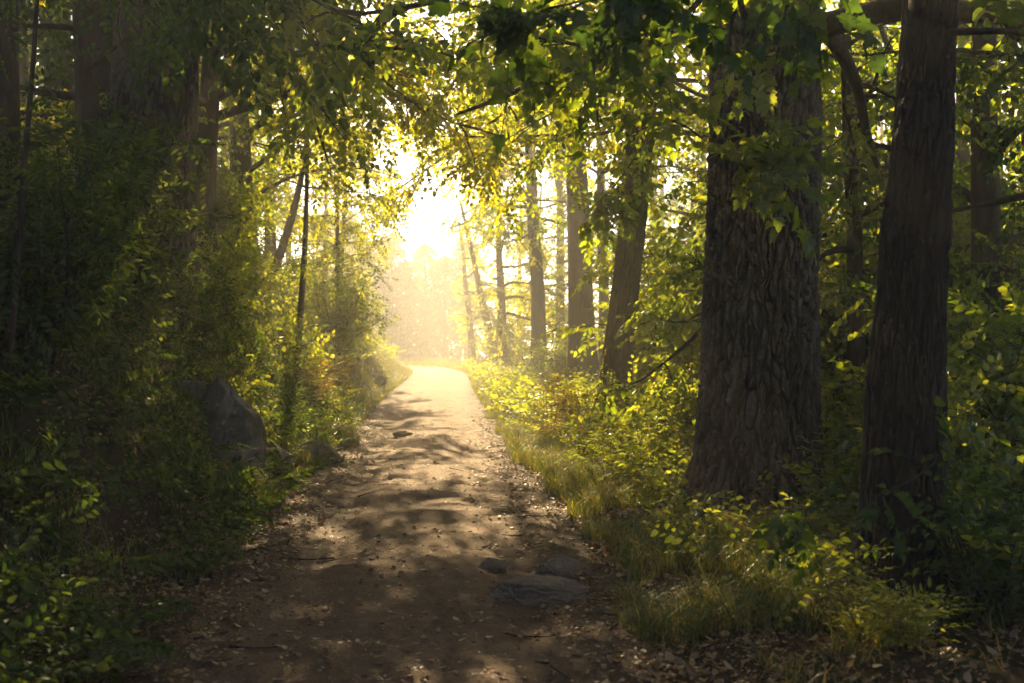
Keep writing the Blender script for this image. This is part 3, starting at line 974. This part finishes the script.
rock('boulder', 'large grey boulder jutting from the left bank', 226, 425, 10.8, .33, .40, .55, 1, .3, .2, .45)
rock('rock', 'dark squat rock beside the large grey boulder', 275, 425, 12, .22, .3, .26, 2, .8, .35)
rock('rock', 'low wedge-shaped rock at the bank foot beyond the boulder', 320, 440, 13.6, .26, .24, .2, 3, .4, .2, .4)
rock('rock', 'small soil-stained rock lying above the large boulder', 190, 398, 11.3, .17, .2, .16, 4, 1.2, .3)
rock('flat_rock', 'largest flat stone embedded in the path', 543, 599, 6.5, .28, .21, .10, 15, .1, .1)
rock('flat_rock', 'flat stone half hidden behind the largest path stone', 562, 577, 7.2, .20, .15, .085, 16, .5, .1)
rock('flat_rock', 'little rounded stone alone near the path centre', 490, 567, 7.4, .09, .065, .055, 7, 0, .1)
rock('flat_rock', 'small dark stone nearest the right verge', 641, 622, 5.9, .12, .09, .08, 8, .6, .1)
rock('flat_rock', 'low stone in the sunny stretch of the path', 403, 436, 17.5, .15, .15, .07, 9, 0, .15)
rock('rock', 'mossy stone low in the far left verge', 374, 383, 33, .34, .4, .26, 10, 0, .35)

# ------------------------------------------------------------------ ground cover (nobody could count it)
def rand_xy(n, y0, y1, d0, d1, side, p=1.6, r=None):
    """points at distance d from the path edge, denser near the viewer"""
    r = r or rng
    Y = y0 + (y1 - y0) * r.uniform(0, 1, n) ** p
    d = r.uniform(d0, d1, n)
    X = path_c(Y) + side * (HALF + d)
    return X, Y


def surf_n(X, Y):
    e = .15
    gx = (surf(X + e, Y) - surf(X - e, Y)) / (2 * e)
    gy = (surf(X, Y + e) - surf(X, Y - e)) / (2 * e)
    return norm(np.stack([-gx, -gy, np.ones_like(gx)], -1))


BARE = [(1.75, 5.1, .85), (1.3, 4.6, .7), (2.2, 5.2, .6), (1.75, 8.1, .5), (1.45, 6.6, .6), (-2.72, 10.7, .55), (-2.4, 12.2, .5), (-2.45, 13.6, .35), (-3.15, 11, .5), (-2.5, 9.6, .3)]


def cover(mb, X, Y, templates, scale, lift=.12, spread=1.0, r=None):
    r = r or rng
    dd = np.min([np.hypot(X - a, Y - b) / c for a, b, c in BARE], 0)
    k = dd > r.uniform(.55, 1.2, len(X))
    X, Y = X[k], Y[k]
    n = len(X)
    N = surf_n(X, Y)
    az = r.uniform(0, 6.28, n)
    D = np.stack([np.cos(az), np.sin(az), r.uniform(-.2, .9, n) * spread], -1) + N * .35
    P = np.stack([X, Y, surf(X, Y)], -1) + N * (r.uniform(0, 1, n) ** 1.5 * lift)[:, None]
    scatter(mb, templates, P, D, N + r.normal(0, .3, (n, 3)), scale * r.uniform(.7, 1.3, n), None, r)


und = MB()
X, Y = rand_xy(5200, 3.2, 16, -.08, 4.5, -1, 1.3)
pm = n2(X * .8, Y * .8, 77, 3)
k = pm > -.05
cover(und, X[k], Y[k], SPR['pinnate'], .9, .2)
X, Y = rand_xy(5200, 3.2, 20, -.05, 4.5, -1, 1.3)
pm = n2(X * .9 + 30, Y * .9, 78, 3)
k = pm > .0
cover(und, X[k], Y[k], SPR['small'], 1.0, .25)
X, Y = rand_xy(900, 3.2, 18, .3, 4.5, -1, 1.3)
k = n2(X * .7 + 5, Y * .7, 79, 2) > .1
cover(und, X[k], Y[k], SPR['mid'], .6, .3)
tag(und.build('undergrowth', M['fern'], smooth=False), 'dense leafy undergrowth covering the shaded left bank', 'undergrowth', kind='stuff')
und = MB()
X, Y = rand_xy(2600, 12, 26, .2, 4.5, -1, 1.2)
k = n2(X * .9 + 30, Y * .9, 74, 3) > .0
cover(und, X[k], Y[k], SPR['small'], 1.0, .2)
X, Y = rand_xy(5000, 16, 60, .9, 6, -1, 1.3)
k = n2(X * .6, Y * .6, 75, 3) > -.1
cover(und, X[k], Y[k], SPR['smallfar'], 1.3, .3)
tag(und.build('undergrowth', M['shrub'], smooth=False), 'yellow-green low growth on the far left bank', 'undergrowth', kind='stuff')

und = MB()
X, Y = rand_xy(2600, 5, 20, .45, 3.5, 1, 1.2)
cover(und, X, Y, SPR['small'], 1.05, .22)
X, Y = rand_xy(3800, 3.5, 20, 1.3, 9, 1, 1.3)
cover(und, X, Y, SPR['small'], 1.3, .45)
X, Y = rand_xy(9000, 18, 60, .2, 12, 1, 1.4)
cover(und, X, Y, SPR['smallfar'], 1.3, .4)
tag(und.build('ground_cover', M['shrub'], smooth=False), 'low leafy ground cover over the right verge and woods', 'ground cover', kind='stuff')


def blades(mb, X, Y, h, w, lean=.5, r=None, tint=None):
    """curved grass blades, three quads each"""
    r = r or rng
    n = len(X)
    hh = h * r.uniform(.5, 1.25, n)
    az = r.uniform(0, 6.28, n)
    dirv = np.stack([np.cos(az), np.sin(az)], -1)
    ln = lean * r.uniform(.2, 1.3, n) * hh
    fa = az + r.normal(1.57, .6, n)
    wv = np.stack([np.cos(fa), np.sin(fa), 0 * fa], -1) * w
    z = surf(X, Y) - .01
    V = np.zeros((n, 7, 3))
    for i, t in enumerate((0, .4, .75)):
        c = np.stack([X + dirv[:, 0] * ln * t * t, Y + dirv[:, 1] * ln * t * t, z + hh * (t - .25 * t * t * lean)], -1)
        V[:, 2 * i] = c - wv * (1 - t * .6)
        V[:, 2 * i + 1] = c + wv * (1 - t * .6)
    V[:, 6] = np.stack([X + dirv[:, 0] * ln, Y + dirv[:, 1] * ln, z + hh * (1 - .3 * lean)], -1)
    o = (np.arange(n) * 7)[:, None, None]
    q = np.array([[0, 1, 3, 2], [2, 3, 5, 4]])[None] + o
    t3 = np.array([[4, 5, 6]])[None] + o
    ti = r.uniform(0, 1, n) if tint is None else tint
    mb.add(V, [q.reshape(-1, 4), t3.reshape(-1, 3)], np.repeat(ti, 7))


gr = MB()
X, Y = rand_xy(76000, 5.5, 24, -.4, 2.6, 1, 1.25)
k = (n2(X * 1.1, Y * 1.1, 81, 3) > -.22) & ((X - path_c(Y) - HALF) > .35 * n2(Y * 1.3, X, 83, 4) - .10)
blades(gr, X[k], Y[k], .23, .0038, 1.0)
X, Y = rand_xy(9000, 3.6, 6.5, .3, 4, 1, 1.0)
k = n2(X * 1.3, Y * 1.3, 84, 3) > -.1
blades(gr, X[k], Y[k], .16, .0035, 1.1)
X, Y = rand_xy(16000, 22, 66, -.1, 3.0, 1, 1.2)
blades(gr, X, Y, .25, .008, .8)
X, Y = rand_xy(34000, 13, 66, -.15, 2.6, -1, 1.5)
k = n2(X * .9, Y * .9, 87, 3) > -.45
blades(gr, X[k], Y[k], .30, .006, 1.0)
X, Y = rand_xy(30000, 4, 20, -.1, 3, -1, 1.2)
k = n2(X * 1.1, Y * 1.1, 86, 3) > .0
blades(gr, X[k], Y[k], .2, .0035, .9)
X = rng.uniform(-16, 12, 16000)
Y = rng.uniform(64, 92, 16000)
blades(gr, X, Y, .35, .02, .7)
gs = MB()
for sd, m_ in ((1, 2200), (-1, 1500)):
    X, Y = rand_xy(m_, 4.5, 24, 0, 2.6, sd, 1.2)
    k = n2(X * 1.3, Y * 1.3, 88 + sd, 3) > .05
    blades(gs, X[k], Y[k], .34, .0022, 1.6)
tag(gs.build('dry_grass', M['straw'], smooth=False), 'thin dry stalks bending among the green grass', 'dry grass', kind='stuff')
tag(gr.build('grass', M['grass'], smooth=False), 'fine grass along both edges of the path', 'grass', kind='stuff')

# litter on the path and banks
lit = MB()
shapes = []
for k in range(6):
    V, fs = leaf_shape('oval', .045, .026 + .004 * (k % 3), rng.uniform(-.6, .9), rng.uniform(-.4, .4))
    shapes.append((V, fs[0], fs[1], np.full(len(V), rng.uniform(0, 1))))


def strew(X, Y, scale, lift=.006, flat=.22):
    n = len(X)
    az = rng.uniform(0, 6.28, n)
    N = surf_n(X, Y)
    P = np.stack([X, Y, surf(X, Y)], -1) + N * lift
    scatter(lit, shapes, P, np.stack([np.cos(az), np.sin(az), rng.normal(0, flat, n)], -1), N + rng.normal(0, flat, (n, 3)), scale * (.35 + 1.5 * rng.uniform(0, 1, n) ** 2.2))


n = 42000
Y = 3.4 + 16 * rng.uniform(0, 1, n) ** 1.5
d = rng.uniform(-1.7, 1.8, n)
X = path_c(Y) + d
dn = n2(X * 1.2, Y * 1.2, 91, 3)
keep = rng.uniform(0, 1, n) < np.clip(.12 + .75 * (np.abs(d) / 1.5) ** 2.2 + .45 * dn + .3 * (Y < 6.5), .03, 1)
strew(X[keep], Y[keep], .62)
X, Y = rand_xy(6000, 3.4, 16, -.1, 2.6, -1, 1.3)
strew(X, Y, .9, .012, .4)
for sd in (1, -1):
    X, Y = rand_xy(8000 if sd < 0 else 4200, 3.3, 22, -.55, .5, sd, 1.4)
    strew(X, Y, .7, .01, .35)
X, Y = rand_xy(3000, 3.3, 6, -.1, 3.2, 1, 1.0)
strew(X, Y, .8, .012, .4)
X, Y = rand_xy(5000, 3.4, 14, -.1, 3.2, 1, 1.3)
strew(X, Y, .9, .012, .4)
tag(lit.build('fallen_leaves', M['litter'], smooth=False), 'dry brown leaves strewn over the path and its edges', 'leaf litter', kind='stuff')

# broken twigs among the leaves
tw = MB()
for k in range(170):
    Y = 3.6 + 16 * random.random() ** 1.5
    sd = random.choice((-1, 1))
    X = float(path_c(Y)) + sd * (HALF + random.gauss(-.25, .35))
    az = random.uniform(0, 6.28)
    L = random.uniform(.06, .32)
    t = np.linspace(-.5, .5, 5)
    px_, py_ = X + np.cos(az) * t * L + .02 * np.sin(t * 7 + k) * L, Y + np.sin(az) * t * L
    tube(tw, np.stack([px_, py_, surf(px_, py_) + .008], -1), np.linspace(.006, .003, 5) * random.uniform(.5, 1.2), 5)
tag(tw.build('twigs', M['bark']), 'broken twigs lying along the path edges', 'twigs', kind='stuff')

# pebbles and crumbs of earth
peb = MB()
base_v = norm(np.array([(1, 0, 0), (0, 1, 0), (-1, 0, 0), (0, -1, 0), (.6, .6, .7), (-.6, .6, .7), (-.6, -.6, .7), (.6, -.6, .7), (0, 0, 1)])) * .5
pq = np.array([[0, 1, 4, 4]])
pf = np.array([[0, 1, 4], [1, 2, 5], [2, 3, 6], [3, 0, 7], [4, 1, 5], [5, 2, 6], [6, 3, 7], [7, 0, 4], [4, 5, 8], [5, 6, 8], [6, 7, 8], [7, 4, 8]])
ptemp = []
for k in range(6):
    V = base_v * (1 + rng.normal(0, .22, base_v.shape)) * np.array([1, .75, .5])
    ptemp.append((V, np.zeros((0, 4), int), pf, np.zeros(len(V))))
n = 5200
Y = 3.6 + 28 * rng.uniform(0, 1, n) ** 1.5
X = path_c(Y) + rng.normal(0, .8, n).clip(-1.5, 1.5)
az = rng.uniform(0, 6.28, n)
scatter(peb, ptemp, np.stack([X, Y, surf(X, Y) - .001], -1), np.stack([np.cos(az), np.sin(az), 0 * az], -1), np.tile([0, 0, 1.], (n, 1)), .010 + .04 * rng.uniform(0, 1, n) ** 7)
tag(peb.build('pebbles', M['dirt'], smooth=False), 'small pebbles and crumbs of earth scattered on the path', 'pebbles', kind='stuff')

# ------------------------------------------------------------------ shrubs and plants
def shrub(name, label, X, Y, h, w, nst, spray, leaf, seed, group=None, cat='shrub', scale=1.0, dens=1.0, z=None, lean=(0, 0)):
    r = np.random.default_rng(seed)
    z0 = float(surf(X, Y)) - .03 if z is None else z
    root = empty(name, (X, Y, z0))
    tag(root, label, cat, group)
    st, A, D = MB(), [], []
    for k in range(nst):
        az = r.uniform(0, 6.28)
        d = np.array([math.cos(az) * r.uniform(.1, .8) * w / h + lean[0], math.sin(az) * r.uniform(.1, .8) * w / h + lean[1], 1])
        L = h * r.uniform(.6, 1.15)
        p = branch_pts(np.array([r.normal(0, .06 * w), r.normal(0, .06 * w), 0]), d, L, 8, .1, .03, r)
        tube(st, p, np.linspace(.006 + .006 * h, .002, 9), 5, cap=False)
        m = max(3, int(7 * L * dens))
        for j in range(m):
            u = r.uniform(.18, 1) * 7.99
            q = int(u)
            pp = p[q] + (p[q + 1] - p[q]) * (u - q)
            td = norm(p[q + 1] - p[q])
            a2 = r.uniform(0, 6.28)
            dd = norm(td * .5 + np.array([math.cos(a2), math.sin(a2), r.normal(.1, .3)]))
            bl = L * .28 * r.uniform(.4, 1.2)
            bp = branch_pts(pp, dd, bl, 3, .15, .06, r)
            tube(st, bp, np.linspace(.004, .0015, 4), 3, cap=False)
            for q2 in (1, 2, 3):
                A.append(bp[q2])
                D.append(norm(bp[q2] - bp[q2 - 1] + r.normal(0, .5, 3)))
    st.build('stem', M['bark_dark'], root)
    A, D = np.array(A), np.array(D)
    fo = MB()
    scatter(fo, SPR[spray], A, D, np.array([0, 0, 1.]) + r.normal(0, .4, (len(A), 3)), scale * r.uniform(.7, 1.15, len(A)), None, r)
    fo.build('foliage', M[leaf], root, smooth=False)
    return root


def shrub_px(name, label, px, Y, *a, **k):
    return shrub(name, label, (px - 512) / F * Y, Y, *a, **k)


shrub_px('shrub', 'dark feathery shrub in front of the huge trunk on the bank', 110, 10.5, 1.7, 1.3, 12, 'pinnate', 'fern', 1, dens=1.3)
shrub_px('shrub', 'dark shrub with arching twigs at the foot of the huge trunk', 190, 13, 1.1, 1.0, 10, 'pinnate', 'fern', 2, dens=1.2)
shrub_px('shrub', 'tangled dark shrub filling the left edge above the ferns', 18, 7.5, 1.6, 1.2, 12, 'pinnate', 'fern', 3, dens=1.3)
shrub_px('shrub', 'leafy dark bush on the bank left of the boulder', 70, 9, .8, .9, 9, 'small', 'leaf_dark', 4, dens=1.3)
shrub_px('shrub', 'yellow-green bush on the bank crest above the boulder', 222, 17, 1.2, .9, 9, 'small', 'shrub', 5, scale=1.3, dens=1.2)
shrub_px('shrub', 'golden bush in the haze below the thin young stem', 250, 21, 1.3, 1.0, 9, 'small', 'shrub', 6, scale=1.5, dens=1.1)
shrub_px('shrub', 'pale golden bush at the left lip of the bright opening', 334, 29, 2.3, 1.6, 14, 'smallfar', 'shrub', 7, scale=1.4)
shrub_px('shrub', 'hazy round bush farthest along the left bank', 356, 40, 1.6, 1.5, 12, 'smallfar', 'shrub', 8, scale=1.4)
shrub_px('shrub', 'sunlit bush between the leaning tree and the oak', 682, 12.5, 1.05, .8, 11, 'mid', 'shrub', 9, scale=.75, dens=1.2)
shrub_px('shrub', 'tall bright bush behind the oak on its left side', 694, 15, 2.0, .9, 11, 'mid', 'shrub', 10, scale=.9)
shrub_px('shrub', 'glowing low bush at the foot of the leaning trunk', 585, 17, .9, .9, 10, 'small', 'shrub', 11, scale=1.2)
shrub_px('shrub', 'soft hazy bush right of the path before the bend', 556, 30, 1.5, 1.6, 12, 'smallfar', 'shrub', 12, scale=1.3)
shrub_px('shrub', 'bush showing between the oak and the twin-stemmed tree', 838, 10.5, 1.3, 1.0, 11, 'mid', 'shrub', 13, scale=.75)
shrub_px('shrub', 'leafy bush behind the right side of the twin-stemmed tree', 985, 8.5, 1.7, 1.3, 13, 'mid', 'leaf', 14, scale=.85, dens=1.2)
shrub_px('shrub', 'low dark bush in the bottom right corner', 1000, 5.6, .7, .7, 10, 'small', 'leaf_dark', 15, scale=1.1, dens=1.4)
shrub_px('shrub', 'tall leafy bush at the far right edge of the woods', 1040, 11, 2.6, 1.6, 13, 'mid', 'leaf', 16, scale=.95)
shrub_px('shrub', 'hazy bush at the right lip of the bright clearing', 505, 50, 2.2, 2, 12, 'smallfar', 'shrub', 17, scale=1.5)
shrub_px('shrub', 'broad pale bush under the slim straight trunk', 590, 36, 2.0, 2.2, 14, 'smallfar', 'shrub', 18, scale=1.5)


shrub_px('shrub', 'leafy sunlit bush filling the gap right of the leaning trunk', 668, 20, 3.2, 1.6, 14, 'mid', 'shrub', 19, scale=1.2)
shrub_px('shrub', 'tall bush with bright leaves behind the oak on its right side', 850, 14.5, 3.4, 1.5, 15, 'mid', 'shrub', 20, scale=1.1, dens=1.1)
shrub_px('shrub', 'yellow-leaved bush behind the twin-stemmed tree on its right', 978, 12.5, 3.2, 1.5, 15, 'mid', 'shrub', 21, scale=1.1, dens=1.1)
shrub_px('shrub', 'spreading leafy bush low at the right picture edge', 1015, 7.4, 1.3, 1.0, 13, 'mid', 'shrub', 22, scale=.75, dens=1.2)
shrub_px('shrub', 'bush with airy foliage between the huge trunk and the mossy trunk', 205, 20, 2.0, 1.2, 12, 'mid', 'shrub', 23, scale=.9)


def fern(name, label, px, Y, n, L, seed, leaf='fern', dx=0):
    """a clump of arching pinnate fronds"""
    r = np.random.default_rng(seed)
    X = (px - 512) / F * Y
    N = surf_n(np.array([X]), np.array([Y]))[0]
    root = empty(name, (X, Y, float(surf(X, Y)) - .02))
    tag(root, label, 'fern')
    for k in range(n):
        az = k * 2.399 + r.uniform(-.3, .3)
        ll = L * r.uniform(.7, 1.15)
        s = np.linspace(0, 1, 17)
        out = np.array([math.cos(az), math.sin(az), 0])
        P = out[None] * (s * ll * .85)[:, None] + np.array([0, 0, 1.])[None] * (ll * (.75 * s - .72 * s ** 2))[:, None] + N[None] * (.12 * s)[:, None]
        mb = MB()
        tube(mb, P, np.linspace(.004, .001, 17), 4, cap=False)
        T = norm(np.gradient(P, axis=0))
        side = norm(np.cross(T, [0, 0, 1.]))
        for i in range(2, 17):
            for sg in (1, -1):
                w = ll * .26 * math.sin(math.pi * (.12 + .86 * s[i])) ** .8
                V, fs = leaf_shape('oval', max(w, .02), max(w, .02) * .3, .2, .25)
                R = frame(norm(side[i] * sg + T[i] * .35 + r.normal(0, .06, 3)), np.array([0, 0, 1.]) + r.normal(0, .15, 3))
                mb.add(V @ R.T + P[i], fs, r.uniform(.2, .8))
        mb.build('frond', M[leaf], root, smooth=False)
    return root


fern('fern', 'large dim fern in the bottom left corner', 60, 4.9, 11, .55, 1)
fern('fern', 'fern with drooping fronds at the path edge in deep shade', 110, 5.6, 10, .48, 2)
fern('fern', 'fern clump higher on the dark bank at the left edge', 20, 6.2, 10, .5, 3)
fern('fern', 'small fern reaching over the leaf litter left of the path', 190, 7.2, 9, .38, 4)
fern('fern', 'fern growing under the dark bush on the bank', 120, 8.4, 10, .5, 5)
fern('fern', 'fern just below the large grey boulder', 215, 9.6, 9, .36, 6)


def tuft(name, label, px, Y, n, h, w, seed, m='grass'):
    r = np.random.default_rng(seed)
    X = (px - 512) / F * Y
    mb = MB()
    a = r.uniform(0, 6.28, n)
    q = w * r.uniform(0, 1, n) ** .7
    blades(mb, X + np.cos(a) * q, Y + np.sin(a) * q, h, .004, 1.0, r)
    for v in mb.v:
        v -= np.array([X, Y, float(surf(X, Y))])
    root = mb.build(name, M[m], smooth=False)
    root.location = (X, Y, float(surf(X, Y)))
    return tag(root, label, 'grass tuft')


tuft('grass_tuft', 'thick green grass tuft at the left edge of the path', 236, 9.6, 900, .36, .28, 1)
tuft('grass_tuft', 'grass tuft at the bank foot beside the wedge-shaped rock', 335, 16, 700, .36, .35, 2)
tuft('grass_tuft', 'backlit grass tuft in front of the oak roots', 705, 7.6, 420, .30, .25, 3)
tuft('grass_tuft', 'bright grass tuft leaning over the right edge of the path', 580, 11, 700, .30, .35, 4)
tuft('grass_tuft', 'dark grass tuft in front of the twin-stemmed tree', 880, 5.2, 240, .26, .2, 5)
tuft('grass_tuft', 'pale dry grass tuft between the oak and the twin-stemmed tree', 775, 7.1, 130, .46, .12, 6, 'straw')


def weed(name, label, px, Y, n, h, w, seed, leaf):
    """upright stems with narrow leaves, leaning tips"""
    r = np.random.default_rng(seed)
    X = (px - 512) / F * Y
    root = empty(name, (X, Y, float(surf(X, Y)) - .02))
    tag(root, label, 'wild plant')
    st, A, D = MB(), [], []
    for k in range(n):
        az = r.uniform(0, 6.28)
        p0 = np.array([math.cos(az), math.sin(az), 0]) * w * r.uniform(0, 1)
        d = np.array([math.cos(az) * .25, math.sin(az) * .25, 1])
        L = h * r.uniform(.6, 1.15)
        p = branch_pts(p0, d, L, 9, .07, -.0, r)
        p[:, :2] += (np.linspace(0, 1, 10)[:, None] ** 3) * .2 * L * r.normal(0, 1, 2)
        tube(st, p, np.linspace(.004, .0015, 10), 4, cap=False)
        for i in range(2, 10):
            for j in range(2):
                a2 = r.uniform(0, 6.28)
                A.append(p[i])
                D.append(norm([math.cos(a2), math.sin(a2), .5]))
    st.build('stem', M['straw'], root)
    A, D = np.array(A), np.array(D)
    fo = MB()
    scatter(fo, SPR['weed'], A, D, np.array([0, 0, 1.]) + r.normal(0, .3, (len(A), 3)), r.uniform(.5, 1.1, len(A)) * (.6 + .5 * h), None, r)
    fo.build('foliage', M[leaf], root, smooth=False)
    return root


weed('wild_plant', 'pale sunlit weeds on the left bank at the edge of the light', 312, 18.5, 16, .85, .5, 1, 'straw')
weed('wild_plant', 'tall glowing weeds right of the path in front of the leaning tree', 552, 15.5, 16, .95, .5, 2, 'straw')
weed('wild_plant', 'yellow-green weeds in the verge left of the oak', 640, 11.5, 16, .6, .5, 3, 'shrub')
weed('wild_plant', 'slender weeds growing up behind the right root of the oak', 832, 8.2, 8, .8, .25, 4, 'shrub')
weed('wild_plant', 'small weeds at the foot of the twin-stemmed tree', 890, 5.0, 7, .35, .2, 5, 'shrub')
weed('wild_plant', 'bright weeds in the verge below the leaning trunk', 600, 13.2, 14, .6, .45, 6, 'grass')

print('POLYS', sum(len(m.polygons) for m in bpy.data.meshes), 'VIS', sum(len(o.data.polygons) for o in bpy.data.objects if o.type=='MESH'))
# ------------------------------------------------------------------ air
hz = MB()
x0, x1, y0, y1, z0, z1 = -52, 52, -22, 116, -8, 24
Vb = [(x, y, z) for z in (z0, z1) for x, y in ((x0, y0), (x1, y0), (x1, y1), (x0, y1))]
hz.add(Vb, [np.array([[3, 2, 1, 0], [4, 5, 6, 7], [0, 1, 5, 4], [1, 2, 6, 5], [2, 3, 7, 6], [3, 0, 4, 7]])])
mh, nt, out = mat('haze_air')
pv = nt.nodes.new('ShaderNodeVolumePrincipled')
pv.inputs['Color'].default_value = (.98, .955, .90, 1)
pv.inputs['Density'].default_value = .0042
pv.inputs['Anisotropy'].default_value = .35
pv.inputs['Density Attribute'].default_value = ''
nt.links.new(pv.outputs[0], out.inputs['Volume'])
tag(hz.build('haze', mh, smooth=False), kind='stuff')

# ------------------------------------------------------------------ light
EL, AZ = math.radians(24), math.radians(-9)       # AZ measured from +Y towards +X
sun_dir = np.array([math.sin(AZ) * math.cos(EL), math.cos(AZ) * math.cos(EL), math.sin(EL)])
w = bpy.data.worlds.new('World')
scene.world = w
w.use_nodes = True
nt = w.node_tree
bg = nt.nodes['Background']
sky = nt.nodes.new('ShaderNodeTexSky')
sky.sky_type = 'NISHITA'
sky.sun_disc = False
sky.sun_elevation = EL
sky.sun_rotation = AZ
sky.air_density = .5
sky.dust_density = .6
nt.links.new(sky.outputs[0], bg.inputs[0])
bg.inputs[1].default_value = .052
sl = bpy.data.lights.new('sun', 'SUN')
sl.energy = 5
sl.angle = math.radians(.5)
sl.color = (1, .73, .38)
so = bpy.data.objects.new('sun', sl)
C.objects.link(so)
from mathutils import Vector
so.rotation_euler = Vector(-sun_dir).to_track_quat('-Z', 'Y').to_euler()
so.location = tuple(sun_dir * 60)

# ------------------------------------------------------------------ camera and render
cam = bpy.data.cameras.new('camera')
co = bpy.data.objects.new('camera', cam)
C.objects.link(co)
co.location = (0, 0, H)
co.rotation_euler = (math.pi / 2, 0, 0)
cam.sensor_width = 36
cam.lens = 36 * F / 1024
cam.clip_end = 1000
cam.clip_start = .05
cam.dof.use_dof = True
cam.dof.focus_distance = 9.5
cam.dof.aperture_fstop = 2.8
scene.camera = co
scene.render.engine = 'CYCLES'
cy = scene.cycles
cy.use_denoising = True
cy.use_adaptive_sampling = True
cy.adaptive_threshold = .02
cy.max_bounces = 5
cy.diffuse_bounces = 2
cy.glossy_bounces = 1
cy.transmission_bounces = 3
cy.transparent_max_bounces = 4
cy.volume_bounces = 1
cy.caustics_reflective = cy.caustics_refractive = False
cy.sample_clamp_indirect = 6
vs = scene.view_settings
vs.view_transform = 'Standard'
vs.look = 'None'
vs.gamma = 1
vs.exposure = 2.3
